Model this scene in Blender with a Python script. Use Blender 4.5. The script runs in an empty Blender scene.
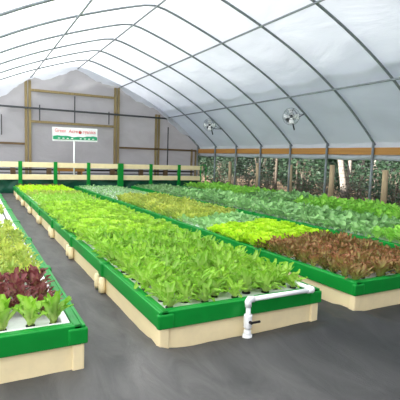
import bpy, math, random
from mathutils import Vector, Matrix, noise
random.seed(7)
PI = math.pi
SC = bpy.context.scene
COL = SC.collection
R = random.uniform

# ---------------------------------------------------------------- materials
def lin(c):
    out = []
    for v in c:
        v = v / 255.0
        out.append(v / 12.92 if v <= 0.04045 else ((v + 0.055) / 1.055) ** 2.4)
    return (*out, 1.0)

def nt(name):
    m = bpy.data.materials.new(name); m.use_nodes = True
    t = m.node_tree; t.nodes.clear()
    return m, t, t.nodes.new('ShaderNodeOutputMaterial')

def N(t, kind, **kw):
    n = t.nodes.new(kind)
    for k, v in kw.items():
        if k in n.inputs: n.inputs[k].default_value = v
        else: setattr(n, k, v)
    return n

def solid(name, rgb, rough=0.5, var=0.12, scale=9.0, metal=0.0, bump=0.0, stretch=(1, 1, 1), spec=0.4, dark=None):
    m, t, out = nt(name)
    p = N(t, 'ShaderNodeBsdfPrincipled', Roughness=rough, Metallic=metal)
    p.inputs['Specular IOR Level'].default_value = spec
    tc = N(t, 'ShaderNodeTexCoord'); mp = N(t, 'ShaderNodeMapping'); mp.inputs['Scale'].default_value = stretch
    no = N(t, 'ShaderNodeTexNoise', Scale=scale, Detail=5.0, Roughness=0.6)
    t.links.new(tc.outputs['Object'], mp.inputs['Vector']); t.links.new(mp.outputs[0], no.inputs['Vector'])
    cr = N(t, 'ShaderNodeValToRGB')
    a = lin(rgb)
    b = lin(dark) if dark else tuple(x * (1 - 2.2 * var) for x in a[:3]) + (1,)
    cr.color_ramp.elements[0].position = 0.3; cr.color_ramp.elements[0].color = b
    cr.color_ramp.elements[1].position = 0.6; cr.color_ramp.elements[1].color = a
    t.links.new(no.outputs['Fac'], cr.inputs[0]); t.links.new(cr.outputs[0], p.inputs['Base Color'])
    if bump:
        bn = N(t, 'ShaderNodeBump', Strength=bump, Distance=0.02)
        t.links.new(no.outputs['Fac'], bn.inputs['Height']); t.links.new(bn.outputs[0], p.inputs['Normal'])
    t.links.new(p.outputs[0], out.inputs[0])
    return m

def film(name, rgb, trans=0.6, clear=0.0, bump=0.25, scale=1.4, stretch=(1, 1, 1)):
    """milky polythene: part diffuse, part translucent"""
    m, t, out = nt(name)
    tc = N(t, 'ShaderNodeTexCoord'); mp = N(t, 'ShaderNodeMapping'); mp.inputs['Scale'].default_value = stretch
    no = N(t, 'ShaderNodeTexNoise', Scale=scale, Detail=6.0, Roughness=0.55, Distortion=0.6)
    t.links.new(tc.outputs['Object'], mp.inputs['Vector']); t.links.new(mp.outputs[0], no.inputs['Vector'])
    cr = N(t, 'ShaderNodeValToRGB'); a = lin(rgb)
    cr.color_ramp.elements[0].position = 0.25; cr.color_ramp.elements[0].color = tuple(x * 0.86 for x in a[:3]) + (1,)
    cr.color_ramp.elements[1].position = 0.6; cr.color_ramp.elements[1].color = a
    t.links.new(no.outputs['Fac'], cr.inputs[0])
    bn = N(t, 'ShaderNodeBump', Strength=bump, Distance=0.08)
    t.links.new(no.outputs['Fac'], bn.inputs['Height'])
    d = N(t, 'ShaderNodeBsdfDiffuse'); tr = N(t, 'ShaderNodeBsdfTranslucent')
    for s in (d, tr):
        t.links.new(cr.outputs[0], s.inputs['Color']); t.links.new(bn.outputs[0], s.inputs['Normal'])
    mx = N(t, 'ShaderNodeMixShader'); mx.inputs[0].default_value = trans
    t.links.new(d.outputs[0], mx.inputs[1]); t.links.new(tr.outputs[0], mx.inputs[2])
    last = mx
    if clear:
        tp = N(t, 'ShaderNodeBsdfTransparent')
        m2 = N(t, 'ShaderNodeMixShader'); m2.inputs[0].default_value = clear
        t.links.new(mx.outputs[0], m2.inputs[1]); t.links.new(tp.outputs[0], m2.inputs[2]); last = m2
    t.links.new(last.outputs[0], out.inputs[0])
    return m

def cloth(name):
    """woven black ground cloth, streaked with wear, brighter light painted in along the left aisle, creased, faintly shiny"""
    m, t, out = nt(name)
    p = N(t, 'ShaderNodeBsdfPrincipled', Roughness=0.6); p.inputs['Specular IOR Level'].default_value = 0.3
    tc = N(t, 'ShaderNodeTexCoord'); sx = N(t, 'ShaderNodeSeparateXYZ'); t.links.new(tc.outputs['Object'], sx.inputs[0])
    mp = N(t, 'ShaderNodeMapping'); mp.inputs['Scale'].default_value = (2.4, 0.8, 1); mp.inputs['Rotation'].default_value = (0, 0, 0.5)
    t.links.new(tc.outputs['Object'], mp.inputs['Vector'])
    n1 = N(t, 'ShaderNodeTexNoise', Scale=2.2, Detail=7.0, Roughness=0.65, Distortion=0.8); t.links.new(mp.outputs[0], n1.inputs['Vector'])
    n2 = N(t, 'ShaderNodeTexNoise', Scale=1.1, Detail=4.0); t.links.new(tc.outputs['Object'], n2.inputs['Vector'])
    # light painted into the cloth: pale aisle by left bed, darker to the right
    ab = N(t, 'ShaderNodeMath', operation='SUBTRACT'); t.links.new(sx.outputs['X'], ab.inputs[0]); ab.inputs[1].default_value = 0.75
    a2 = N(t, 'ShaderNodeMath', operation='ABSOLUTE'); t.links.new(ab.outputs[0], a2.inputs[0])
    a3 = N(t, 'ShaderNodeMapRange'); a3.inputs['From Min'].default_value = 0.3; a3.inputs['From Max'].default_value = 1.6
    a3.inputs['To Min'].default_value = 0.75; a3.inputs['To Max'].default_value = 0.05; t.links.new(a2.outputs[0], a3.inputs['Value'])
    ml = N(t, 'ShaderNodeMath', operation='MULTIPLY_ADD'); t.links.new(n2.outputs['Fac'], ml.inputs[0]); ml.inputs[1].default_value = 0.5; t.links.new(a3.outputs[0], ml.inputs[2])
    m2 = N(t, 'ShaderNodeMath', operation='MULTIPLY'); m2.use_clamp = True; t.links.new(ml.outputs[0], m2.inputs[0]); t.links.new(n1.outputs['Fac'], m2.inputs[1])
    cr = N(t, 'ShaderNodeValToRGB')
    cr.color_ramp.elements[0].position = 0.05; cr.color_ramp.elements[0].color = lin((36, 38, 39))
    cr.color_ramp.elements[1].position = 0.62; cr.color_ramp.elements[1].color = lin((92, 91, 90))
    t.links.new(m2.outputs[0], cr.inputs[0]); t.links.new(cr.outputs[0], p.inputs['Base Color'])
    bn = N(t, 'ShaderNodeBump', Strength=0.5, Distance=0.02); t.links.new(n1.outputs['Fac'], bn.inputs['Height']); t.links.new(bn.outputs[0], p.inputs['Normal'])
    t.links.new(p.outputs[0], out.inputs[0])
    return m

def leafmat(name, base, tip, hue=0.03, val=0.25, trans=0.35, rough=0.45, mid=0.5):
    """leaf pigment runs from rib to tip of each leaf (mesh attribute 'tip'); every plant differs a little"""
    m, t, out = nt(name)
    at = N(t, 'ShaderNodeAttribute', attribute_name='tip')
    oi = N(t, 'ShaderNodeObjectInfo')
    cr = N(t, 'ShaderNodeValToRGB')
    cr.color_ramp.elements[0].position = max(0, mid - 0.35); cr.color_ramp.elements[0].color = lin(base)
    cr.color_ramp.elements[1].position = min(1, mid + 0.35); cr.color_ramp.elements[1].color = lin(tip)
    t.links.new(at.outputs['Fac'], cr.inputs[0])
    tc = N(t, 'ShaderNodeTexCoord')
    no = N(t, 'ShaderNodeTexNoise', Scale=22.0, Detail=3.0)
    t.links.new(tc.outputs['Object'], no.inputs['Vector'])
    ad = N(t, 'ShaderNodeMath', operation='ADD'); t.links.new(oi.outputs['Random'], ad.inputs[0]); t.links.new(no.outputs['Fac'], ad.inputs[1])
    mr = N(t, 'ShaderNodeMapRange'); mr.inputs['From Min'].default_value = 0.2; mr.inputs['From Max'].default_value = 1.7
    mr.inputs['To Min'].default_value = 0.5 - hue; mr.inputs['To Max'].default_value = 0.5 + hue
    mv = N(t, 'ShaderNodeMapRange'); mv.inputs['From Min'].default_value = 0.2; mv.inputs['From Max'].default_value = 1.7
    mv.inputs['To Min'].default_value = 1 + val; mv.inputs['To Max'].default_value = 1 - val
    t.links.new(ad.outputs[0], mr.inputs['Value']); t.links.new(ad.outputs[0], mv.inputs['Value'])
    hs = N(t, 'ShaderNodeHueSaturation')
    t.links.new(cr.outputs[0], hs.inputs['Color']); t.links.new(mr.outputs[0], hs.inputs['Hue']); t.links.new(mv.outputs[0], hs.inputs['Value'])
    p = N(t, 'ShaderNodeBsdfPrincipled', Roughness=rough); p.inputs['Specular IOR Level'].default_value = 0.3
    tr = N(t, 'ShaderNodeBsdfTranslucent')
    t.links.new(hs.outputs[0], p.inputs['Base Color']); t.links.new(hs.outputs[0], tr.inputs['Color'])
    mx = N(t, 'ShaderNodeMixShader'); mx.inputs[0].default_value = trans
    t.links.new(p.outputs[0], mx.inputs[1]); t.links.new(tr.outputs[0], mx.inputs[2]); t.links.new(mx.outputs[0], out.inputs[0])
    return m

M = dict(
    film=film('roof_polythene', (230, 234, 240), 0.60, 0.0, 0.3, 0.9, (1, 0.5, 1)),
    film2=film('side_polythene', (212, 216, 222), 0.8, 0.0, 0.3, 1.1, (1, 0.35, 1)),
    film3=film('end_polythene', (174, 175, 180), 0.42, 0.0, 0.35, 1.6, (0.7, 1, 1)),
    curtain=film('rolled_curtain', (190, 196, 204), 0.3, 0.0, 0.3, 4),
    cream=solid('cream_paint', (248, 230, 184), 0.55, 0.05, 5, stretch=(1, 0.3, 1)),
    green=solid('green_paint', (4, 136, 48), 0.42, 0.08, 6, stretch=(1, 0.3, 1), spec=0.28),
    white=solid('white_plastic', (242, 244, 244), 0.4, 0.03, 6),
    foam=solid('white_foam', (236, 240, 240), 0.8, 0.04, 14, bump=0.15),
    liner=solid('black_liner', (20, 24, 22), 0.3, 0.1, 8),
    black=solid('black_plastic', (22, 22, 24), 0.5, 0.1, 20),
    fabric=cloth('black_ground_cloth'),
    steel=solid('galvanised_steel', (128, 136, 140), 0.5, 0.1, 6, metal=0.15),
    darksteel=solid('dark_steel', (66, 70, 72), 0.5, 0.1, 6, metal=0.3),
    pine=solid('pine_board', (172, 122, 58), 0.6, 0.13, 5, stretch=(1, 0.12, 6), bump=0.1),
    timber=solid('weathered_timber', (138, 122, 84), 0.7, 0.14, 5, stretch=(4, 4, 0.4), bump=0.1),
    brown=solid('brown_timber', (104, 84, 58), 0.7, 0.14, 5, stretch=(0.5, 4, 4)),
    postwood=solid('fence_post_wood', (176, 158, 124), 0.8, 0.14, 5, stretch=(4, 4, 0.5), bump=0.2),
    tarp=solid('dark_green_tarp', (14, 84, 62), 0.4, 0.2, 3, bump=0.4),
    dirt=solid('leaf_litter', (134, 112, 88), 0.9, 0.2, 2.2, bump=0.4, dark=(74, 66, 48)),
    bark=solid('pale_bark', (160, 150, 140), 0.85, 0.15, 6, stretch=(3, 3, 0.8), bump=0.5, dark=(104, 96, 88)),
    darkbark=solid('grey_bark', (104, 94, 82), 0.85, 0.15, 6, stretch=(3, 3, 0.8), bump=0.5),
    wire=solid('fence_wire', (96, 98, 98), 0.5, 0.05, 5, metal=0.4),
    bgreen=solid('banner_green', (38, 160, 112), 0.5, 0.1, 10),
    bpink=solid('banner_letters', (226, 146, 150), 0.5, 0.02, 10),
    bred=solid('banner_tomato', (206, 38, 60), 0.4, 0.05, 10),
    rust=solid('rusty_strap', (134, 88, 48), 0.7, 0.2, 20),
    L_green=leafmat('green_lettuce_leaf', (206, 232, 136), (140, 194, 56), 0.014, 0.3, 0.38, 0.42),
    L_pale=leafmat('pale_lettuce_leaf', (222, 240, 158), (170, 216, 72), 0.016, 0.36, 0.38, 0.42),
    L_lime=leafmat('lime_lettuce_leaf', (214, 244, 98), (196, 238, 52), 0.01, 0.2, 0.4, 0.45),
    L_red=leafmat('red_lettuce_leaf', (172, 180, 96), (144, 92, 66), 0.03, 0.55, 0.3, 0.45, 0.62),
    L_purple=leafmat('purple_lettuce_leaf', (160, 160, 96), (124, 66, 66), 0.016, 0.35, 0.3, 0.4, 0.4),
    L_olive=leafmat('olive_lettuce_leaf', (190, 222, 110), (184, 194, 90), 0.024, 0.32, 0.35, 0.45, 0.6),
    L_grey=leafmat('greyish_green_leaf', (174, 212, 150), (144, 196, 122), 0.012, 0.3, 0.3, 0.5),
    L_broad=leafmat('bright_green_leaf', (190, 238, 120), (150, 218, 84), 0.012, 0.28, 0.36, 0.45),
    L_seed=leafmat('pale_seedling_leaf', (170, 196, 150), (140, 184, 120), 0.012, 0.2, 0.35, 0.5),
    bush=leafmat('shrub_leaf', (46, 70, 48), (66, 88, 68), 0.02, 0.5, 0.25, 0.5),
    bush2=leafmat('dry_shrub_leaf', (92, 98, 80), (116, 114, 98), 0.02, 0.4, 0.25, 0.6),
)

# ---------------------------------------------------------------- mesh helpers
class MB:
    def __init__(s): s.v = []; s.f = []; s.a = []
    def add(s, vs, fs, at=None):
        o = len(s.v); s.v += [tuple(p) for p in vs]; s.f += [tuple(i + o for i in f) for f in fs]
        s.a += list(at) if at else [0.0] * len(vs)
        return s
    def box(s, x0, x1, y0, y1, z0, z1):
        return s.add([(x0, y0, z0), (x1, y0, z0), (x1, y1, z0), (x0, y1, z0), (x0, y0, z1), (x1, y0, z1), (x1, y1, z1), (x0, y1, z1)],
                     [(3, 2, 1, 0), (4, 5, 6, 7), (0, 1, 5, 4), (1, 2, 6, 5), (2, 3, 7, 6), (3, 0, 4, 7)])
    def tube(s, pts, r, n=8, cap=True):
        pts = [Vector(p) for p in pts]; rs = r if isinstance(r, (list, tuple)) else [r] * len(pts)
        vs = []; fs = []
        up = None
        for i, p in enumerate(pts):
            d = (pts[min(i + 1, len(pts) - 1)] - pts[max(i - 1, 0)]).normalized()
            if up is None:
                up = Vector((0, 0, 1)) if abs(d.z) < 0.9 else Vector((1, 0, 0))
            a = d.cross(up).normalized(); b = a.cross(d).normalized(); up = b
            for k in range(n):
                an = 2 * PI * k / n
                vs.append(p + (a * math.cos(an) + b * math.sin(an)) * rs[i])
        for i in range(len(pts) - 1):
            for k in range(n):
                k2 = (k + 1) % n
                fs.append((i * n + k, i * n + k2, (i + 1) * n + k2, (i + 1) * n + k))
        if cap:
            fs.append(tuple(range(n))[::-1]); fs.append(tuple((len(pts) - 1) * n + k for k in range(n)))
        return s.add(vs, fs)
    def lathe(s, prof, n=14, mat=None):
        vs = []; fs = []
        for (r, z) in prof:
            for k in range(n):
                an = 2 * PI * k / n
                p = Vector((r * math.cos(an), r * math.sin(an), z))
                vs.append(mat @ p if mat else p)
        for i in range(len(prof) - 1):
            for k in range(n):
                k2 = (k + 1) % n
                fs.append((i * n + k, i * n + k2, (i + 1) * n + k2, (i + 1) * n + k))
        return s.add(vs, fs)
    def grid(s, fn, nu, nv):
        vs = [fn(i / nu, j / nv) for i in range(nu + 1) for j in range(nv + 1)]
        w = nv + 1
        return s.add(vs, [(i * w + j, (i + 1) * w + j, (i + 1) * w + j + 1, i * w + j + 1) for i in range(nu) for j in range(nv)])
    def mesh(s, name, mat, smooth=False, attr=False):
        me = bpy.data.meshes.new(name); me.from_pydata(s.v, [], s.f); me.update()
        if mat: me.materials.append(mat)
        if smooth: me.polygons.foreach_set('use_smooth', [True] * len(me.polygons))
        if attr:
            a = me.attributes.new('tip', 'FLOAT', 'POINT'); a.data.foreach_set('value', s.a)
        return me
    def build(s, name, mat, parent=None, smooth=False, attr=False, bevel=0.0, loc=None):
        o = bpy.data.objects.new(name, s.mesh(name, mat, smooth, attr)); COL.objects.link(o)
        if parent: o.parent = parent
        if loc: o.location = loc
        if bevel:
            b = o.modifiers.new('bevel', 'BEVEL'); b.width = bevel; b.segments = 2; b.limit_method = 'ANGLE'
        return o

def tag(o, label=None, cat=None, group=None, kind=None):
    if label: o['label'] = label
    if cat: o['category'] = cat
    if group: o['group'] = group
    if kind: o['kind'] = kind
    return o
def empty(name, loc=(0, 0, 0), rz=0, **kw):
    o = bpy.data.objects.new(name, None); COL.objects.link(o); o.location = loc; o.rotation_euler = (0, 0, rz)
    o.empty_display_size = 0.1
    return tag(o, **kw)
def at_base(o, p):
    """moves a mesh object's origin to p without moving the shape"""
    o.data.transform(Matrix.Translation(-Vector(p))); o.location = p
    return o
ORD = ['first', 'second', 'third', 'fourth', 'fifth', 'sixth', 'seventh', 'eighth', 'ninth', 'tenth', 'eleventh', 'twelfth']

# ---------------------------------------------------------------- house geometry
RX, RZ, HALF = 3.2, 4.38, 4.8            # ridge position and half width
FZ = 0.155                               # floor level
XL, XR = RX - HALF, RX + HALF
YE, YF = 15.21, -1.83                    # far end wall, near end
def roof_z(x):
    u = abs(x - RX); u = math.sqrt(u * u + 0.03) - 0.17
    return RZ - 0.33 * u - 0.010 * u ** 3
HY = [YE - 1.42 * k for k in range(13)]

# roof film
def roof_pt(i, j, lift=0.03):
    x = XL + (XR - XL) * i; y = YF + (YE - YF) * j
    ph = (YE - y) / 1.42 * PI
    sag = 0.035 * math.sin(ph) ** 2
    return (x, y, roof_z(x) + lift - sag * 0.6 + 0.012 * noise.noise(Vector((x * 1.7, y * 1.3, 2))))
ceiling = MB().grid(roof_pt, 64, 156).build('ceiling', M['film'], smooth=True)
tag(ceiling, kind='structure')
# an outer sheet laid over the lower half of the right slope, its top edge wavy
def outer_edge(y): return 6.36 + 0.06 * noise.noise(Vector((y * 0.8, 3.1, 0))) + 0.05 * abs(math.sin((YE - y) / 1.42 * PI))
def outer(i, j):
    y = YF + (YE - YF) * j
    xt = outer_edge(y)
    x = XR + (xt - XR) * i
    return (x, y, roof_z(x) + 0.06 + 0.01 * noise.noise(Vector((x * 2, y * 2, 5))))
MB().grid(outer, 20, 120).build('outer_film', M['film2'], ceiling, smooth=True)
for xe, sg in ((XR, 1), (XL, -1)):
    MB().grid(lambda i, j: (xe + sg * (0.004 + 0.085 * math.sin(j * 1.4)), YF + (YE - YF) * i, roof_z(xe) + 0.03 - 0.24 * j + 0.01 * noise.noise(Vector((i * 40, j, 0)))), 100, 4).build('film_edge', M['film'], ceiling, smooth=True)
def hem(i, j):
    y = YF + (YE - YF) * j; x = outer_edge(y) + 0.10 * i
    return (x, y, roof_z(x) + 0.075)
MB().grid(hem, 2, 120).build('outer_film_hem', M['film2'], ceiling, smooth=True)
for y in HY:
    pts = [(XL + (XR - XL) * k / 44, y, roof_z(XL + (XR - XL) * k / 44) - 0.03) for k in range(45)]
    MB().tube(pts, 0.024, 8).build('hoop', M['steel'], ceiling, smooth=True)
for x in (RX, RX - 1.5, RX + 1.5, RX - 3.4, RX + 3.4):
    MB().tube([(x, YF, roof_z(x) - 0.075), (x, YE, roof_z(x) - 0.075)], 0.02, 8).build('purlin', M['steel'], ceiling, smooth=True)

# far end wall
def wall_pt(i, j):
    x = XL + (XR - XL) * i; z = FZ - 0.02 + (roof_z(x) - FZ + 0.02) * j
    return (x, YE + 0.12 + 0.03 * noise.noise(Vector((x * 1.2, z * 1.2, 9))), z)
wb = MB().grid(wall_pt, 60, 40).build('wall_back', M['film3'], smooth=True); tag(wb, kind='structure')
def wpart(name, mat, x0, x1, z0, z1, y0=YE, y1=YE + 0.07):
    return MB().box(x0, x1, y0, y1, z0, z1).build(name, mat, wb, bevel=0.006)
for x in (1.62, 4.62):
    wpart('timber_post', M['timber'], x - 0.10, x - 0.015, FZ, roof_z(x) - 0.12)
    wpart('timber_post', M['timber'], x + 0.015, x + 0.10, FZ, roof_z(x) - 0.12)
wpart('timber_post', M['timber'], 6.12, 6.20, FZ, 3.0); wpart('timber_post', M['timber'], 6.24, 6.31, FZ, 3.0)
wpart('timber_post', M['timber'], 7.68, 7.74, FZ, 1.75); wpart('timber_post', M['timber'], 7.86, 7.92, FZ, 1.7)
wpart('cross_board', M['timber'], 1.72, 4.52, 3.42, 3.50)
wpart('cross_board', M['timber'], 1.72, 4.52, 2.40, 2.48)
wpart('girt', M['darksteel'], -0.9, 7.2, 2.84, 2.90, YE - 0.05, YE + 0.01)
wpart('cross_board', M['brown'], XL + .1, 1.52, 1.66, 1.73); wpart('cross_board', M['brown'], 4.72, 7.9, 1.66, 1.73)
for x, z0, z1 in ((0.82, 1.95, 2.6), (1.98, 2.48, 3.0), (3.12, 2.48, 3.38), (4.32, 2.5, 2.95)):
    wpart('thin_upright', M['darksteel'], x - 0.018, x + 0.018, z0, z1, YE - 0.03, YE)
wpart('thin_upright', M['darksteel'], 6.62, 6.66, FZ, 2.55, YE - 0.03, YE)
# loose film flap hanging in scallops under the end arch
def flap(i, j):
    x = XL + 0.25 + (XR - XL - 0.35) * i
    s = abs(math.sin((x - 1.62) * PI / 1.5))
    drop = 0.10 + 0.17 * s + (0.22 * min(1, max(0, (1.4 - x) / 0.8))) + 0.07 * noise.noise(Vector((x * 3, 0, 4))) + 0.05 * noise.noise(Vector((x * 9, 2, 4)))
    if x > 7: drop *= max(0.2, (8.1 - x))
    z = roof_z(x) + 0.0 - drop * j
    return (x, YE - 0.10 - 0.09 * j * (0.6 + 0.6 * noise.noise(Vector((x * 4, j, 1)))), z)
MB().grid(flap, 120, 5).build('film_flap', M['film'], wb, smooth=True)

# sides: posts, eave board, rolled curtain
def side(x, name, sgn):
    w = MB().box(min(x - 0.02 * sgn, x + 0.025 * sgn), max(x - 0.02 * sgn, x + 0.025 * sgn), YF, YE, 1.605, 1.765).build(name, M['pine'])
    tag(w, kind='structure')
    for y in HY:
        MB().tube([(x - 0.055 * sgn, y, FZ), (x - 0.055 * sgn, y, roof_z(x) + 0.03)], 0.03, 10).build('post', M['steel'], w, smooth=True)
    MB().tube([(x + 0.06 * sgn, YF + (YE - YF) * k / 60, 1.545 + 0.012 * math.sin(k * 1.3)) for k in range(61)], 0.07, 12).build('rolled_curtain', M['curtain'], w, smooth=True)
    MB().box(min(x, x + 0.03 * sgn), max(x, x + 0.03 * sgn), YF, YE, FZ - 0.02, FZ + 0.14).build('base_board', M['postwood'], w)
    return w
side(XR, 'wall_right', 1)
wl = side(XL, 'wall_left', -1)
MB().grid(lambda i, j: (XL - 0.1, YF + (YE - YF) * i, FZ + (1.6 - FZ) * j), 20, 4).build('side_film', M['film'], wl)

wf = MB().grid(lambda i, j: (XL + (XR - XL) * i, YF - 0.05, FZ + (roof_z(XL + (XR - XL) * i) - FZ) * j), 40, 10).build('wall_front', M['film3'], smooth=True); tag(wf, kind='structure')
# floor of black ground cloth, bunched up at the near ends of the beds
def hump(x, y):
    z = 0.0
    for cx, cy, sx, sy, h in ((2.15, 2.2, 0.5, 0.10, 0.07), (2.48, 2.5, 0.10, 0.35, 0.05), (3.3, 2.05, 0.6, 0.12, 0.05), (4.3, 2.1, 0.5, 0.12, 0.06), (1.6, 2.15, 0.25, 0.08, 0.03), (0.98, 2.4, 0.12, 0.3, 0.05), (2.74, 2.35, 0.10, 0.3, 0.05), (1.8, 2.32, 0.5, 0.05, 0.035), (3.4, 2.33, 0.5, 0.05, 0.03)):
        z += h * math.exp(-((x - cx) / sx) ** 2 - ((y - cy) / sy) ** 2)
    return z * (0.75 + 0.6 * noise.noise(Vector((x * 6, y * 9, 0))))
def floor_pt(i, j):
    x = XL + (XR - XL) * i; y = -3 + (YE + 0.1 + 3) * j
    z = FZ + hump(x, y) + 0.008 * noise.noise(Vector((x * 2.5, y * 2.5, 0))) + 0.003 * noise.noise(Vector((x * 9, y * 7, 3)))
    return (x, y, z)
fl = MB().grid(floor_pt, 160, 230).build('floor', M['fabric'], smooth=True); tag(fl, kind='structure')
g = MB().grid(lambda i, j: (-40 + 100 * i, -40 + 110 * j, FZ - 0.03), 10, 10).build('ground', M['dirt']); tag(g, kind='structure')

# ---------------------------------------------------------------- grow beds
Y0, NSEC, SEC = 2.40, 8, 1.38
Y1 = Y0 + NSEC * SEC
BEDS = {'left': (-0.80, 0.56), 'centre': (1.02, 2.37), 'middle right': (2.76, 4.12), 'far right': (4.60, 5.96), 'side wall': (6.42, 7.74)}
WHERE = {'left': 'left edge bed', 'centre': 'white pipe bed', 'middle right': 'brown lettuce bed', 'far right': 'greyish green bed', 'side wall': 'open side bed'}
BLAB = {'left': 'long green rimmed bed at the left edge growing purple and olive lettuce',
        'centre': 'long cream and green bed full of bright green lettuce, white pipe on its end',
        'middle right': 'long cream and green bed with red brown lettuce at its near end',
        'far right': 'long green rimmed bed of greyish green leaves behind the red brown lettuce',
        'side wall': 'long green rimmed bed beside the open right side, under the roof posts'}
def make_bed(key):
    x0, x1 = BEDS[key]
    b = empty('grow_bed', ((x0 + x1) / 2, Y0, 0), label=BLAB[key], cat='planting bed', group='long hydroponic beds')
    cx = (x0 + x1) / 2; hw = (x1 - x0) / 2; L = Y1 - Y0
    for s in (-1, 1):
        for k in range(NSEC):
            ya, yb = k * SEC, (k + 1) * SEC
            xa, xb = sorted((s * (hw - 0.02), s * (hw - 0.05)))
            MB().box(xa, xb, ya + 0.004, yb - 0.004, FZ - 0.01, 0.36).build('side_panel', M['cream'], b, bevel=0.005)
            m = MB()
            xa, xb = sorted((s * hw, s * (hw - 0.022))); m.box(xa, xb, ya, yb, 0.305, 0.422)
            xa, xb = sorted((s * (hw - 0.022), s * (hw - 0.068))); m.box(xa, xb, ya, yb, 0.375, 0.422)
            m.build('rim_board', M['green'], b, bevel=0.006)
            if k > 0:
                xa, xb = sorted((s * (hw + 0.018), s * (hw - 0.075)))
                MB().box(xa, xb, ya - 0.06, ya + 0.06, 0.295, 0.432).build('rim_joint', M['green'], b, bevel=0.02)
                for d in (-0.075, 0.075):
                    MB().lathe([(0.0, 0.3), (0.03, 0.3), (0.034, 0.2), (0.03, FZ + 0.012), (0.0, FZ + 0.008)], 10, Matrix.Translation((s * (hw + 0.012), ya + d, 0))).build('foot', M['cream'], b, smooth=True)
                xa, xb = sorted((s * (hw - 0.018), s * (hw - 0.006)))
                MB().box(xa, xb, ya - 0.012, ya + 0.012, 0.22, 0.30).build('strap', M['rust'], b)
    for e, y in ((-1, 0.0), (1, L)):
        ya, yb = sorted((y - e * 0.02, y - e * 0.05))
        MB().box(-hw + 0.05, hw - 0.05, ya, yb, FZ - 0.01, 0.36).build('end_panel', M['cream'], b, bevel=0.005)
        m = MB()
        ya, yb = sorted((y, y - e * 0.022)); m.box(-hw + 0.022, hw - 0.022, ya, yb, 0.305, 0.422)
        ya, yb = sorted((y - e * 0.022, y - e * 0.068)); m.box(-hw + 0.068, hw - 0.068, ya, yb, 0.375, 0.422)
        m.build('end_rim', M['green'], b, bevel=0.006)
        for s in (-1, 1):
            xa, xb = sorted((s * (hw + 0.012), s * (hw - 0.10))); ya, yb = sorted((y + e * 0.012, y - e * 0.03))
            MB().box(xa, xb, ya, yb, 0.31, 0.405).build('corner_bracket', M['green'], b, bevel=0.01)
            xa, xb = sorted((s * (hw - 0.006), s * (hw - 0.075)))
            ya, yb = sorted((y - e * 0.002, y - e * 0.07))
            MB().box(xa, xb, ya, yb, FZ - 0.01, 0.31).build('corner_post', M['cream'], b, bevel=0.01)
    MB().box(-hw + 0.051, hw - 0.051, 0.052, L - 0.052, FZ + 0.01, 0.345).build('liner', M['liner'], b)
    if key == 'left':
        MB().box(hw - 0.115, hw - 0.07, 0.07, L - 0.07, 0.35, 0.412).box(-hw + 0.07, hw - 0.115, 0.07, 0.115, 0.35, 0.412).build('inner_ledge', M['white'], b, bevel=0.005)
    return b
for k in BEDS: make_bed(k)

# foam rafts
RAFT_TOP = 0.392
raft_mesh = {}
for key, (x0, x1) in BEDS.items():
    ex = 0.075; er = 0.145 if key == 'left' else 0.075
    w = x1 - x0 - ex - er; n = NSEC
    ylo = Y0 + (0.12 if key == 'left' else 0.075); yhi = Y1 - 0.075
    ln = (yhi - ylo) / n
    proto = MB().box(-w / 2, w / 2, 0.003, ln - 0.003, RAFT_TOP - 0.045, RAFT_TOP)
    src = None
    for k in range(n):
        if src is None:
            o = proto.build('foam_raft', M['foam'], bevel=0.006); src = o
        else:
            o = src.copy(); COL.objects.link(o)
        o.location = (x0 + ex + w / 2, ylo + k * ln, 0)
        pos = 'nearest the camera' if k == 0 else ('at the far end' if k == n - 1 else ORD[k] + ' from the near end')
        tag(o, 'white foam raft %s in the %s' % (pos, WHERE[key]), 'raft', 'white foam rafts floating in the beds')

# ---------------------------------------------------------------- plants
def leaf(mb, rz, L, W, e0, e1, cup=0.25, frill=0.0, base=0.012, peak=0.62, stalk=0.0, ns=6, nt_=4, z0=0.0, tipw=0.4, rnd=None):
    rnd = rnd or random
    pts = []; d = base; z = z0; ph = rnd.uniform(0, 6)
    ca, sa = math.cos(rz), math.sin(rz)
    vs = []; at = []
    for i in range(ns + 1):
        s = i / ns
        e = e0 + (e1 - e0) * s ** 1.3
        if i: d += math.cos(e) * L / ns; z += math.sin(e) * L / ns
        if s < stalk: w = W * 0.10
        else:
            q = (s - stalk) / (1 - stalk)
            w = W * max(tipw * (1 if q > 0.5 else 1.6), (math.sin(PI * min(1, q ** (math.log(0.5) / math.log(peak))) * 0.96 + 0.05)))
        for j in range(nt_ + 1):
            t = -1 + 2 * j / nt_
            nx, nz = -math.sin(e), math.cos(e)
            off = cup * w * t * t + frill * w * abs(t) ** 2 * math.sin(ph + s * 15 + t * 3)
            dd = d + nx * off; zz = z + nz * off
            lat = w * t * (1 - 0.15 * cup * abs(t))
            vs.append((dd * ca - lat * sa, dd * sa + lat * ca, zz)); at.append(min(1, 0.75 * s + 0.35 * abs(t) * s))
    w_ = nt_ + 1
    mb.add(vs, [(i * w_ + j, (i + 1) * w_ + j, (i + 1) * w_ + j + 1, i * w_ + j + 1) for i in range(ns) for j in range(nt_)], at)

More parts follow.
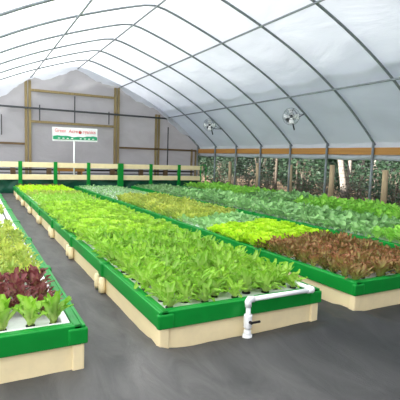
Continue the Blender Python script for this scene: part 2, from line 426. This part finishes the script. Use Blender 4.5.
def head(kind, seed, lo=False):
    r = random.Random(seed); mb = MB()
    ns, n2 = (4, 2) if lo else (6, 4)
    if kind == 'green':
        n = 15 if not lo else 9
        for i in range(n):
            q = i / (n - 1)
            leaf(mb, i * 2.4 + r.uniform(-.3, .3), r.uniform(.13, .22) * (0.8 + 0.2 * q), r.uniform(.018, .030), math.radians(56 + 30 * q + r.uniform(-9, 9)), math.radians(-5 + 70 * q + r.uniform(-30, 15)),
                 0.5, 0.6, peak=0.7, ns=ns, nt_=n2, rnd=r)
    elif kind == 'cos':
        n = 11 if not lo else 8
        for i in range(n):
            q = i / (n - 1)
            leaf(mb, i * 2.4 + r.uniform(-.3, .3), r.uniform(.19, .25), r.uniform(.030, .042), math.radians(64 + 22 * q + r.uniform(-8, 8)), math.radians(25 + 50 * q + r.uniform(-22, 15)),
                 0.45, 0.5, peak=0.7, ns=ns, nt_=n2, rnd=r)
    elif kind in ('lime', 'pale'):
        n = 13 if not lo else 9
        for i in range(n):
            q = i / (n - 1)
            leaf(mb, i * 2.4 + r.uniform(-.3, .3), r.uniform(.13, .165) * (1 - 0.2 * q), r.uniform(.042, .058), math.radians(35 + 48 * q + r.uniform(-8, 8)), math.radians(10 + 60 * q + r.uniform(-15, 15)),
                 0.4, 0.5, peak=0.7, ns=ns, nt_=n2, rnd=r)
    elif kind in ('red', 'olive', 'purple'):
        n = 20 if not lo else 12
        for i in range(n):
            q = i / (n - 1)
            leaf(mb, i * 2.4 + r.uniform(-.3, .3), r.uniform(.12, .19) * (1 - 0.15 * q), r.uniform(.017, .026), math.radians(45 + 40 * q + r.uniform(-10, 10)), math.radians(5 + 70 * q + r.uniform(-20, 20)),
                 0.4, 0.6, peak=0.7, ns=ns, nt_=n2, rnd=r)
    elif kind in ('grey', 'broad'):
        n = 9 if not lo else 7
        for i in range(n):
            q = i / (n - 1)
            leaf(mb, i * 2.4 + r.uniform(-.4, .4), r.uniform(.19, .26), r.uniform(.045, .062), math.radians(58 + 25 * q + r.uniform(-10, 10)), math.radians(-15 + 50 * q + r.uniform(-25, 25)),
                 0.3, 0.25, peak=0.5, stalk=0.3, ns=ns, nt_=n2, rnd=r, tipw=0.15)
    elif kind == 'seed':
        for i in range(6):
            leaf(mb, i * 1.2 + r.uniform(-.4, .4), r.uniform(.07, .11), r.uniform(.018, .026), math.radians(60 + r.uniform(-15, 20)), math.radians(10 + r.uniform(-20, 30)), 0.3, 0.2, ns=3, nt_=2, rnd=r)
    return mb

KIND = {  # kind: (material, object name, category)
    'green': ('L_green', 'green_lettuce', 'lettuce'), 'cos': ('L_green', 'upright_lettuce', 'lettuce'), 'pale': ('L_pale', 'pale_lettuce', 'lettuce'), 'lime': ('L_lime', 'lime_lettuce', 'lettuce'),
    'red': ('L_red', 'red_lettuce', 'lettuce'), 'purple': ('L_purple', 'purple_lettuce', 'lettuce'), 'olive': ('L_olive', 'olive_lettuce', 'lettuce'),
    'grey': ('L_grey', 'grey_leafy_green', 'leafy green'), 'broad': ('L_broad', 'bright_leafy_green', 'leafy green'), 'seed': ('L_seed', 'seedling', 'seedling')}
HI = {}; LO = {}
for k in KIND:
    mat = M[KIND[k][0]]
    HI[k] = [head(k, 100 + i).mesh(KIND[k][1], mat, True, True) for i in range(6)]
    LO[k] = [head(k, 200 + i, True) for i in range(5)]
cup_mesh = MB().lathe([(0.0, 0.010), (0.020, 0.010), (0.030, 0.006), (0.032, 0.0), (0.028, -0.03), (0.0, -0.035)], 12).mesh('net_cup', M['black'], True)
stem_mesh = {}
def stem_for(k):
    if k not in stem_mesh:
        stem_mesh[k] = MB().tube([(0, 0, 0.004), (0.002, 0.001, 0.03), (0, 0, 0.06)], [0.011, 0.010, 0.006], 7).mesh('stem', M[KIND[k][0]], True, True)
    return stem_mesh[k]

def rows(key, ya, yb, dx, dy, skew=0.0, xmin=None, jit=0.018):
    """planting positions, staggered; ya/yb are the patch ends at the left rim, skew moves them along the width"""
    x0, x1 = BEDS[key]; a = x0 + 0.135; b = x1 - (0.165 if key == 'left' else (0.11 if key == 'middle right' else 0.135))
    n = int((b - a) / dx) + 1; dx = (b - a) / (n - 1)
    out = []; ri = 0
    for i in range(int((Y1 - 0.14 - Y0 - 0.14) / dy) + 1):
        y = Y0 + (0.17 if key == 'left' else (0.11 if key == 'middle right' else 0.15)) + i * dy
        row = []
        for j in range(n):
            x = a + j * dx
            sh = skew * (x - x0) / (x1 - x0); sa_ = 0 if ya < 2.5 else sh
            yy = y + (dy * 0.5 if (j % 2 and key != 'left') else 0)
            if not (ya + sa_ <= yy < yb + sh) or yy > Y1 - 0.12: continue
            if xmin is not None and x < xmin: continue
            row.append((x + R(-jit, jit), yy + R(-jit, jit)))
        if row: out.append(row)
    return out

def plant(k, x, y, label, group, near=False, s=1.0):
    me = random.choice(HI[k])
    o = bpy.data.objects.new(KIND[k][1], me); COL.objects.link(o)
    o.location = (x, y, RAFT_TOP + 0.002); o.rotation_euler = (0, 0, R(0, 6.28)); q = s * R(0.85, 1.15); o.scale = (q, q, q * R(0.92, 1.1))
    tag(o, label, KIND[k][2], group)
    if near:
        c = bpy.data.objects.new('net_cup', cup_mesh); COL.objects.link(c); c.parent = o; c['label'] = 'black net cup'
        c = bpy.data.objects.new('stem', stem_for(k)); COL.objects.link(c); c.parent = o
    return o

def stuff(k, spots, label, cat, s=1.0):
    mb = MB()
    for x, y in spots:
        src = random.choice(LO[k]); a = R(0, 6.28); q = s * R(0.85, 1.15); ca, sa = math.cos(a) * q, math.sin(a) * q
        mb.add([(x + p[0] * ca - p[1] * sa, y + p[0] * sa + p[1] * ca, RAFT_TOP + 0.002 + p[2] * q) for p in src.v], src.f, src.a)
    o = mb.build(KIND[k][1] + '_bed', M[KIND[k][0]], smooth=True, attr=True)
    c = spots[0]
    at_base(o, (c[0], c[1], RAFT_TOP)); tag(o, label, cat, kind='stuff')
    return o

def patch(k, key, ya, yb, dx, dy, label, group, skew=0, xmin=None, s=1.0, near_y=0.0, front=None, cap=10 ** 6, skip=0.0):
    """front: (row count, text) – plants of the first rows get labels of their own"""
    n = 0; rest = []
    for ri, row in enumerate(rows(key, ya, yb, dx, dy, skew, xmin)):
        for ci, (x, y) in enumerate(row):
            if skip and random.random() < skip: continue
            if n >= cap: rest.append((x, y)); continue
            lab, gr = label, group
            if front and ri < front[0]:
                lab = front[1] % (ORD[ci], ('front' if ri == 0 else ORD[ri]))
            plant(k, x, y, lab, gr, y < near_y, s); n += 1
    return rest

# bed in the middle: upright green lettuce in front, paler behind, bands of brown and lime at the far end
patch('green', 'centre', 2.4, 4.7, 0.13, 0.138, 'upright bright green lettuce in the thick near half of the bed with the white pipe', 'upright green lettuces in the bed with the white pipe',
      near_y=3.6, front=(2, 'upright bright green lettuce, %s from left in the %s row above the white pipe'), s=0.95)
c = patch('pale', 'centre', 4.7, 8.2, 0.145, 0.15, 'pale green frilly lettuce halfway along the bed with the white pipe', 'pale lettuces halfway along the bed with the white pipe', s=1.1)
stuff('green', sum(rows('centre', 8.2, 10.0, 0.15, 0.16), []), 'mass of mid green lettuce towards the far end of the bed with the white pipe', 'lettuce', 0.85)
stuff('olive', sum(rows('centre', 10.0, 11.0, 0.15, 0.16), []), 'band of brownish lettuce near the far end of the bed with the white pipe', 'lettuce', 0.9)
stuff('lime', sum(rows('centre', 11.0, 12.9, 0.15, 0.16), []), 'band of lime green lettuce at the far end below the rail', 'lettuce', 0.9)
stuff('red', sum(rows('centre', 12.9, 13.6, 0.15, 0.16), []), 'thin brown fringe of lettuce at the far end under the rail', 'lettuce', 0.8)
# bed at the left edge
patch('cos', 'left', 2.4, 2.68, 0.12, 0.2, 'bright green lettuce at the near end of the left bed', 'green lettuces at the near end of the left bed', xmin=-0.4, near_y=9, s=0.9,
      front=(1, 'bright green lettuce, %s in the %s row of the bed at the left edge'))
patch('purple', 'left', 2.68, 3.45, 0.12, 0.2, 'purple leaved lettuce behind the bright green row in the left bed', 'purple lettuces in the left bed', xmin=-0.4, near_y=9, s=0.9)
patch('olive', 'left', 3.45, 5.6, 0.12, 0.14, 'olive and brown frilly lettuce along the bed at the left edge', 'olive lettuces in the left bed', xmin=-0.3, near_y=4.0, s=0.85, skip=0.04)
patch('olive', 'left', 5.6, 9.6, 0.12, 0.17, 'olive and brown frilly lettuce along the bed at the left edge', 'olive lettuces in the left bed', xmin=-0.1, s=0.62, skip=0.45)
# second bed
patch('red', 'middle right', 2.4, 3.8, 0.125, 0.13, 'red brown frilly lettuce massed at the near end of the second bed', 'red brown lettuces at the near end of the second bed', skew=0.25, near_y=2.9,
      front=(1, 'red brown frilly lettuce, %s from left in the %s row at the bed corner'), s=0.95)
patch('lime', 'middle right', 3.8, 5.0, 0.15, 0.15, 'lime green frilly lettuce behind the red brown patch', 'lime lettuces behind the red brown patch', skew=0.28, s=1.0)
patch('grey', 'middle right', 5.0, 5.85, 0.16, 0.16, 'small greyish green leafy plant between the lime and olive lettuce', 'greyish plants between lime and olive lettuce', skew=0.4, s=0.62)
patch('olive', 'middle right', 5.85, 9.3, 0.15, 0.16, 'olive brown lettuce midway along the second bed', 'olive brown lettuces midway along the second bed', skew=0.4, s=1.0)
patch('seed', 'middle right', 9.7, 13.6, 0.17, 0.19, 'small pale seedling on the white raft at the far end of the second bed', 'pale seedlings at the far end of the second bed', s=1.1)
# bed of greyish green leaves
patch('broad', 'far right', 2.4, 3.9, 0.17, 0.18, 'bright green leafy plant at the near end of the greyish green bed', 'bright plants at the near end of the greyish green bed', skew=0.2, s=0.95)
rest = patch('grey', 'far right', 3.9, 10.2, 0.17, 0.18, 'greyish green broad leaved plant in the bed behind the red brown lettuce', 'greyish green plants in the third bed', skew=0.2, s=0.9)
stuff('seed', sum(rows('far right', 10.2, 13.6, 0.15, 0.16), []), 'mass of low pale green plants at the far end of the greyish green bed', 'leafy greens', 1.6)
# bed along the side wall
patch('broad', 'side wall', 4.3, 7.5, 0.17, 0.18, 'bright green leafy plant near the open side, right of the pale trunks', 'bright green plants in the near half of the side bed', s=1.0)
patch('grey', 'side wall', 7.5, 9.4, 0.18, 0.19, 'greyish green leafy plant halfway along the bed by the open side', 'greyish plants halfway along the side bed', s=0.95)
patch('broad', 'side wall', 9.4, 13.2, 0.18, 0.19, 'bright green leafy plant at the far end of the bed by the open side', 'bright green plants at the far end of the side bed', s=0.95)

# ---------------------------------------------------------------- white pipe on the near end of the middle bed
pr = 0.017; pz = 0.422 + 0.003 + pr; py = 2.375
pipe = empty('water_pipe', (1.66, 2.345, 0), label='white water pipe on the near rim of the middle bed, dropping to the floor', cat='pipe')
def PV(p): return (p[0] - 1.66, p[1] - 2.345, p[2])
def pt(name, pts, r, mat, par=pipe, n=12): return MB().tube([PV(p) for p in pts], r, n).build(name, mat, par, smooth=True)
pt('pipe_run', [(1.66, py - .03, pz), (2.24, py - .03, pz)], pr, M['white'])
pt('pipe_run', [(2.24, py - .03, pz), (2.25, 2.62, pz)], pr, M['white'])
pt('pipe_drop', [(1.66, 2.345, pz), (1.66, 2.345, FZ + 0.02)], pr, M['white'])
pt('elbow', [(1.70, 2.345, pz), (1.66, 2.345, pz), (1.655, 2.345, pz - 0.012), (1.66, 2.345, pz - 0.05)], 0.023, M['white'])
pt('elbow', [(2.19, 2.345, pz), (2.235, 2.345, pz), (2.246, 2.355, pz), (2.242, 2.40, pz)], 0.023, M['white'])
valve = pt('valve', [(1.66, 2.345, 0.335), (1.66, 2.345, 0.33), (1.66, 2.345, 0.25), (1.66, 2.345, 0.245)], 0.029, M['white'])
MB().box(1.665 - 1.66, 1.73 - 1.66, -0.055, -0.04, 0.285, 0.300).tube([(0, -0.0, 0.29), (0, -0.05, 0.29)], 0.012, 8).build('valve_handle', M['black'], valve, bevel=0.004)
pt('coupling', [(1.66, 2.345, 0.225), (1.66, 2.345, 0.19)], 0.026, M['white'])
pt('coupling', [(1.66, 2.345, 0.195), (1.66, 2.345, FZ)], 0.034, M['white'])

# ---------------------------------------------------------------- rail at the far end
YR = 13.92
rail = empty('timber_rail', (3.5, YR, 0), label='cream two board rail with bright green posts across the far end', cat='rail')
posts = [0.22, 1.25, 2.27, 3.30, 4.36, 5.46, 6.54, 7.52]
for i, x in enumerate(posts[:-1]):
    ext = 0.09 if i == 4 else 0.055; d = 0.10 if i == 4 else 0.05
    MB().box(x - ext - 3.5, x + ext - 3.5, -d, 0.03, FZ, 1.145).build('post', M['green'], rail, bevel=0.008)
for i in range(len(posts) - 1):
    a = posts[i] + 0.0; b = posts[i + 1]
    for z0, z1 in ((0.965, 1.12), (0.585, 0.745)):
        MB().box(a - 3.5, b - 3.5 - 0.004, -0.02, 0.02, z0, z1).build('rail_board', M['cream'], rail, bevel=0.006)
for a, b in ((-0.9, 0.216),):
    for z0, z1 in ((0.965, 1.12), (0.585, 0.745)):
        MB().box(a - 3.5, b - 3.5, -0.02, 0.02, z0, z1).build('rail_board', M['cream'], rail, bevel=0.006)
MB().tube([(7.42 - 3.5, -0.03, FZ), (7.42 - 3.5, -0.03, 1.13), (7.60 - 3.5, -0.03, 1.16), (7.64 - 3.5, -0.03, 1.10), (7.64 - 3.5, -0.03, FZ)], 0.022, 8).build('end_frame', M['green'], rail, smooth=True)
# crumpled dark green tarpaulin hanging below the rail
def tarp_pt(i, j):
    x = -0.9 + 8.3 * i
    return (x, YR + 0.09 + 0.05 * noise.noise(Vector((x * 4, j * 2, 0))), FZ + 0.01 + 0.44 * j + 0.02 * noise.noise(Vector((x * 3, 7, 0))) * j)
t = MB().grid(tarp_pt, 160, 10).build('tarpaulin', M['tarp'], smooth=True)
at_base(t, (3.5, YR + 0.09, 0)); tag(t, 'dark green tarpaulin hanging under the cream rail', 'tarpaulin')
# pipes and plank behind the rail, on stands
sp = empty('black_pipe', (3.5, 14.42, 0), label='long black pipe on short legs behind the cream rail', cat='pipe')
MB().tube([(-4.3, 0, 0.88), (3.9, 0, 0.88)], 0.03, 10).build('pipe_run', M['black'], sp, smooth=True)
MB().tube([(-4.3, 0.06, 0.76), (3.9, 0.06, 0.76)], 0.016, 8).build('thin_pipe', M['darksteel'], sp, smooth=True)
for x in (-2.4, -1.33, -.35, 0.75, 1.8, 2.75):
    MB().box(x - 0.09, x + 0.06, -0.045, 0.09, 0.72, 0.93).build('bracket', M['brown'], sp, bevel=0.01)
    MB().box(x - 0.03, x + 0.0, -0.02, 0.02, FZ, 0.72).build('leg', M['brown'], sp)
pk = MB().box(2.36, 3.24, 14.20, 14.235, 0.84, 0.945).box(2.42, 2.46, 14.235, 14.27, FZ, 0.9).box(3.14, 3.18, 14.235, 14.27, FZ, 0.9).build('plank', M['pine'], bevel=0.004)
at_base(pk, (2.8, 14.2, 0)); tag(pk, 'orange brown plank seen through the rail below the banner', 'plank')

# ---------------------------------------------------------------- banner
bx, bz, by = 2.93, 2.03, 14.12
bn = empty('banner_sign', (bx - 0.04, by, 0), label='white banner with green strip and red tomato on a pole above the rail', cat='sign')
W2, H2 = 0.71, 0.215; tilt = -0.012
MB().tube([(0.0, 0.03, FZ), (0.0, 0.03, 2.1)], 0.026, 10).build('pole', M['white'], bn, smooth=True)
pan = MB().grid(lambda i, j: (-W2 + 2 * W2 * i, 0.012 * math.sin(i * 7), -H2 + 2 * H2 * j), 24, 6).build('banner', M['white'], bn)
sd = pan.modifiers.new('thick', 'SOLIDIFY'); sd.thickness = 0.006; sd.offset = -1
pan.location = (0.03, -0.02, bz); pan.rotation_euler = (0, tilt, 0)
def sub(mb, name, mat, off=-0.016): 
    o = mb.build(name, mat, pan); o.location = (0, off, 0); return o
st = MB()
def strip(i, j):
    x = -W2 + 0.015 + (2 * W2 - 0.03) * i
    top = -0.062 + 0.016 * math.sin(i * 9) + 0.02 * noise.noise(Vector((x * 6, 0, 0)))
    return (x, 0.0, -0.168 + (top + 0.168) * j)
st.grid(strip, 40, 2); sub(st, 'green_strip', M['bgreen'], -0.018)
sq = MB()
rr = random.Random(3)
for k in range(9):
    x = -0.56 + k * 0.135; 
    if k == 4: continue
    sq.add([(x, 0, -0.14), (x + 0.07, 0, -0.145), (x + 0.085, 0, -0.122), (x + 0.03, 0, -0.112)], [(0, 1, 2, 3)])
sub(sq, 'pale_marks', M['white'], -0.024)
def lettering(body, x, z, size, mat):
    cu = bpy.data.curves.new('lettering', 'FONT'); cu.body = body; cu.size = size; cu.align_x = 'LEFT'; cu.extrude = 0.001; cu.offset = 0.003
    tmp = bpy.data.objects.new('lettering', cu); COL.objects.link(tmp)
    bpy.context.view_layer.update()
    me = bpy.data.meshes.new_from_object(tmp.evaluated_get(bpy.context.evaluated_depsgraph_get()))
    wid = tmp.dimensions.x
    bpy.data.objects.remove(tmp)
    me.materials.clear(); me.materials.append(mat)
    o = bpy.data.objects.new('lettering', me); COL.objects.link(o); o.parent = pan
    o.location = (x, -0.022, z); o.rotation_euler = (PI / 2, 0, 0)
    return o, wid
def word(body, xa, xb, z, size, mat):
    o, w = lettering(body, xa, z, size, mat); o.scale.x = (xb - xa) / w
word('Green', -0.645, -0.30, 0.06, 0.155, M['bpink'])
word('Acre', -0.215, 0.075, 0.05, 0.155, M['bpink'])
word('rganics', 0.225, 0.635, 0.045, 0.155, M['bpink'])
tm = MB().lathe([(0.001, -0.010), (0.03, -0.009), (0.05, -0.004), (0.053, 0.004)], 16, Matrix.Translation((0.145, 0, 0.075)) @ Matrix.Rotation(-PI / 2, 4, 'X') )
o = tm.build('tomato', M['bred'], pan, smooth=True); o.location = (0, -0.022, 0)
lf = MB()
for a in range(5):
    an = a * 2 * PI / 5 + 0.3
    lf.add([(0.145, 0, 0.095), (0.145 + 0.012 * math.cos(an + .7), 0, 0.095 + 0.012 * math.sin(an + .7)), (0.145 + 0.032 * math.cos(an), 0, 0.095 + 0.032 * math.sin(an)), (0.145 + 0.012 * math.cos(an - .7), 0, 0.095 + 0.012 * math.sin(an - .7))], [(0, 1, 2, 3)])
sub(lf, 'tomato_leaf', M['bgreen'], -0.034)

# ---------------------------------------------------------------- hanging fans
def fan(loc, hoop_y, label):
    f = empty('hanging_fan', loc, label=label, cat='fan', group='circulation fans hung under the right roof slope')
    ax = Matrix.Rotation(math.radians(-28), 4, 'Z') @ Matrix.Rotation(math.radians(72), 4, 'X')   # fan axis (local z) looks down the house
    r = 0.19
    cage = MB()
    for (rr, z) in ((r, 0.05), (r, -0.05), (r * 0.62, 0.085), (r * 0.62, -0.085), (r * .25, .10)):
        cage.tube([ax @ Vector((rr * math.cos(a * PI / 14), rr * math.sin(a * PI / 14), z)) for a in range(29)], 0.0045, 5, False)
    for k in range(20):
        an = k * 2 * PI / 20; c, s = math.cos(an), math.sin(an)
        cage.tube([ax @ Vector((q * c, q * s, z)) for q, z in ((r * .2, .10), (r * .62, .085), (r, .05), (r, -.05), (r * .62, -.085), (r * .2, -.09))], 0.002, 4, False)
    cage.build('cage', M['steel'], f, smooth=True)
    mo = MB().lathe([(0.0, -0.23), (0.06, -0.22), (0.085, -0.18), (0.085, -0.10), (0.05, -0.07), (0.0, -0.07)], 12, ax)
    mo.build('motor', M['black'], f, smooth=True)
    for k in range(4):
        an = k * PI / 2
        bl = MB().grid(lambda i, j: ax @ (Matrix.Rotation(an, 4, 'Z') @ Vector((0.03 + 0.15 * i, (j - 0.5) * (0.06 + 0.07 * i), 0.035 * (j - 0.5)))), 4, 3)
        ob = bl.build('blade', M['white'], f, smooth=True); sdm = ob.modifiers.new('t', 'SOLIDIFY'); sdm.thickness = 0.004
    MB().lathe([(0.0, 0.04), (0.03, 0.035), (0.035, -0.07), (0.0, -0.07)], 10, ax).build('hub', M['black'], f, smooth=True)
    lz = Vector(loc)
    hx = loc[0] + 0.62
    top = Vector((hx, hoop_y, roof_z(hx) - 0.045)) - lz
    el = ax @ Vector((0, 0, -0.16))
    MB().tube([el, el + (top - el) * 0.5 + Vector((0, 0, -0.03)), top], 0.013, 7).build('bracket', M['darksteel'], f, smooth=True)
    MB().tube([top, (top + el) * 0.5 + Vector((0, 0, .05)), Vector((0.05, 0.0, 0.19)), ax @ Vector((0, 0, -.12))], 0.006, 5).build('cable', M['black'], f, smooth=True)
    MB().tube([el + Vector((0, 0, -.02)), el + Vector((0.06, -.06, -.12)), el + Vector((0.09, -.08, -.25))], 0.018, 6).build('pull_handle', M['black'], f, smooth=True)
fan((6.72, 12.08, 2.475), 12.37, 'grey caged fan hanging farther away under the roof, nearer the end wall')
fan((6.52, 7.85, 2.43), 8.11 - 0.0, 'grey caged fan hanging nearer the camera under the right roof slope')

# ---------------------------------------------------------------- outside: fence, trees, shrubs
XF = 9.0
fy = [5.35, 7.15, 8.93, 10.75, 12.53, 14.40]
fe = empty('wire_fence', (XF, 10, 0), label='wire mesh fence on pale wooden posts beyond the open side', cat='fence')
for y in fy:
    w = 0.075 if y < 11 else 0.06
    h = 1.30 + 0.05 * math.sin(y * 5)
    MB().tube([(0, y - 10, FZ - 0.035), (0.01, y - 10, 0.6), (0, y - 10, h)], [w * 1.05, w, w * 0.95], 9).build('post', M['postwood'], fe, smooth=True)
wm = MB()
for k in range(13):
    z = 0.2 + k * 0.1
    wm.tube([(0.08, 4.5 - 10, z), (0.08, 15.4 - 10, z)], 0.0035, 4, False)
for k in range(73):
    y = 4.5 + k * 0.15
    wm.tube([(0.08, y - 10, FZ - 0.03), (0.08, y - 10, 1.39)], 0.0025, 4, False)
wm.build('wire_mesh', M['wire'], fe)

def foliage(n, rx, ry, rz, cz, seed, size=0.09):
    r = random.Random(seed); mb = MB()
    for _ in range(n):
        while True:
            p = Vector((r.uniform(-1, 1), r.uniform(-1, 1), r.uniform(-1, 1)))
            if 0.25 < p.length < 1: break
        c = noise.noise(p * 2.3 + Vector((seed, 0, 0)))
        if c < -0.12: continue
        p = Vector((p.x * rx, p.y * ry, p.z * rz + cz))
        if p.z < 0.02: continue
        a = Vector((r.gauss(0, 1), r.gauss(0, 1), r.gauss(0, 0.6))).normalized(); b = a.cross(Vector((r.gauss(0, 1), r.gauss(0, 1), r.gauss(0, 1)))).normalized()
        s = size * r.uniform(0.6, 1.3)
        mb.add([p - a * s, p + b * s * 0.45, p + a * s, p - b * s * 0.45], [(0, 1, 2, 3)], [r.random()] * 4)
    return mb
def stems(h, n, spread, seed):
    r = random.Random(seed); mb = MB()
    for k in range(n):
        a = r.uniform(0, 6.28); d = r.uniform(.3, 1) * spread
        mb.tube([(0.05 * math.cos(a), 0.05 * math.sin(a), 0), (d * .4 * math.cos(a), d * .4 * math.sin(a), h * .5), (d * math.cos(a), d * math.sin(a), h)], [0.022, 0.016, 0.006], 5)
    return mb
fol = [foliage(1500, 0.95, 0.95, 0.95, 0.85, s, 0.075).mesh('foliage', M['bush'], False, True) for s in (1, 2)]
fol2 = [foliage(700, 0.8, 0.8, 0.6, 0.5, s, 0.055).mesh('foliage', M['bush2'], False, True) for s in (3,)]
stm = stems(1.3, 9, 0.6, 4).mesh('stems', M['darkbark'], True)
def shrub(x, y, s, dry, label, group):
    o = empty('shrub', (x, y, FZ - 0.035), R(0, 6), label=label, cat='shrub', group=group); o.scale = (s, s, s * R(0.85, 1.15))
    for n_, me in (('foliage', random.choice(fol2 if dry else fol)), ('stems', stm)):
        c = bpy.data.objects.new(n_, me); COL.objects.link(c); c.parent = o
SH = [(10.6, 8.0), (11.4, 9.3), (12.6, 9.6), (10.8, 12.0), (12.0, 13.6), (11.2, 15.5), (10.6, 17.6), (12.6, 11.6), (13.2, 17.5), (11.8, 20.0), (13.5, 14.6), (12.4, 8.6), (10.3, 19.5), (11.6, 6.6)]
for x, y in SH: shrub(x, y, R(0.8, 1.15), False, 'dark green shrub growing behind the wire fence', 'dark green shrubs behind the fence')
for x, y in [(10.0, 8.9), (10.1, 10.3), (10.2, 11.6), (10.0, 13.2), (10.2, 14.9), (10.4, 16.4), (10.0, 7.2)]:
    shrub(x, y, R(0.5, 0.75), True, 'low dry greyish bush at the foot of the wire fence', 'low dry bushes at the fence foot')

def tree(x, y, pts, rad, mat, label, group=None, crown=None):
    o = empty('tree', (x, y, FZ - 0.07), label=label, cat='tree', group=group)
    tr_ = MB().tube(pts, rad, 10)
    tr_.build('trunk', mat, o, smooth=True)
    if crown is not None:
        c = bpy.data.objects.new('crown', crown); COL.objects.link(c); c.parent = o; c.location = (pts[-1][0], pts[-1][1], pts[-1][2] - 1.2); c.scale = (0.75, 0.75, 1.2)
    return o
crown = foliage(1900, 1.0, 1.0, 1.1, 1.1, 11, 0.10).mesh('crown', M['bush'], False, True)
tree(11.0, 10.25, [(0, 0, 0), (0, 0.12, 0.6), (0.02, 0.34, 1.5), (0.05, 0.55, 2.6), (0, 0.7, 4.2)], [0.13, 0.11, 0.10, 0.085, 0.05], M['bark'], 'pale leaning tree trunk behind the fence, thickest of the pale trunks', crown=crown)
tree(11.4, 10.5, [(0, 0, 0), (0.02, 0.03, 0.9), (0, 0.02, 2.0), (0.05, 0.0, 4.4)], [0.085, 0.075, 0.07, 0.04], M['bark'], 'upright pale tree trunk just right of the thick leaning one', crown=crown)
for x, y, l in ((12.2, 10.7, -.1), (12.4, 10.2, .2), (11.6, 13.4, .1), (11.8, 15.2, -.2), (11.5, 17.8, .1), (12.6, 9.0, .15), (11.0, 14.0, 0)):
    tree(x, y, [(0, 0, 0), (0, l * .3, 1.0), (0.03, l, 2.4), (0.05, l * 1.5, 4.4)], [0.06, 0.052, 0.045, 0.03], M['darkbark'] if y > 12 else M['bark'], 'thin tree trunk standing among shrubs behind the fence', 'thin trunks among the shrubs', crown)
bigc = foliage(3800, 1.0, 1.0, 1.2, 1.2, 21, 0.085).mesh('crown', M['bush'], False, True)
for i in range(11):
    x = 15.4 + (i % 2) * 1.5 + R(-.2, .2); y = 9.4 + i * 2.45 + R(-.2, .2)
    o = empty('evergreen_tree', (x, y, FZ - 0.07), R(0, 6), label='dense dark evergreen tree in the wood behind the shrubs', cat='tree', group='evergreens in the wood'); 
    tk = MB().tube([(0, 0, 0), (0.03, 0, 1.5), (0, 0.02, 5)], [0.14, 0.12, 0.04], 8).build('trunk', M['darkbark'], o, smooth=True)
    c = bpy.data.objects.new('crown', bigc); COL.objects.link(c); c.parent = o; c.scale = (1.45, 1.45, 2.5)

# ---------------------------------------------------------------- light
w = bpy.data.worlds.new('sky'); SC.world = w; w.use_nodes = True
t = w.node_tree; t.nodes.clear()
sky = t.nodes.new('ShaderNodeTexSky'); sky.sky_type = 'NISHITA'; sky.sun_disc = False
sky.sun_elevation = math.radians(48); sky.sun_rotation = math.radians(-80); sky.dust_density = 2.5; sky.air_density = 1.0
bg = t.nodes.new('ShaderNodeBackground'); bg.inputs['Strength'].default_value = 0.145
ow = t.nodes.new('ShaderNodeOutputWorld')
hsv = t.nodes.new('ShaderNodeHueSaturation'); hsv.inputs['Saturation'].default_value = 0.45
t.links.new(sky.outputs[0], hsv.inputs['Color']); t.links.new(hsv.outputs[0], bg.inputs[0]); t.links.new(bg.outputs[0], ow.inputs[0])
sun = bpy.data.lights.new('sun', 'SUN'); sun.energy = 9.6; sun.angle = math.radians(2); sun.color = (1, 0.96, 0.9)
so = bpy.data.objects.new('sun', sun); COL.objects.link(so)
d = Vector((0.86, 0.10, -0.50)).normalized()
so.rotation_euler = d.to_track_quat('-Z', 'Y').to_euler(); so.location = (-6, 0, 12)

# ---------------------------------------------------------------- camera
X = Vector((0.8828753, -0.46851851, 0.03196264))       # camera right, in world axes
D = Vector((-0.01765751, -0.10133395, -0.99471611))    # camera down
F = Vector((0.46927542, 0.8776459, -0.09756154))       # camera forward
F.normalize(); X = (X - F * X.dot(F)).normalized(); U = X.cross(F) * 1.0
cam = bpy.data.cameras.new('camera'); co = bpy.data.objects.new('camera', cam); COL.objects.link(co)
U = -D; U = (U - F * U.dot(F) - X * U.dot(X)).normalized()
co.matrix_world = Matrix(((X.x, U.x, -F.x, 0), (X.y, U.y, -F.y, 0), (X.z, U.z, -F.z, 1.4), (0, 0, 0, 1)))
cam.sensor_width = 36; cam.lens = 425.22 / 400 * 36; cam.clip_end = 200; cam.clip_start = 0.05
SC.camera = co
vs = SC.view_settings
vs.view_transform = 'Standard'; vs.look = 'None'; vs.gamma = 1.0; vs.exposure = 0.9; vs.use_curve_mapping = False
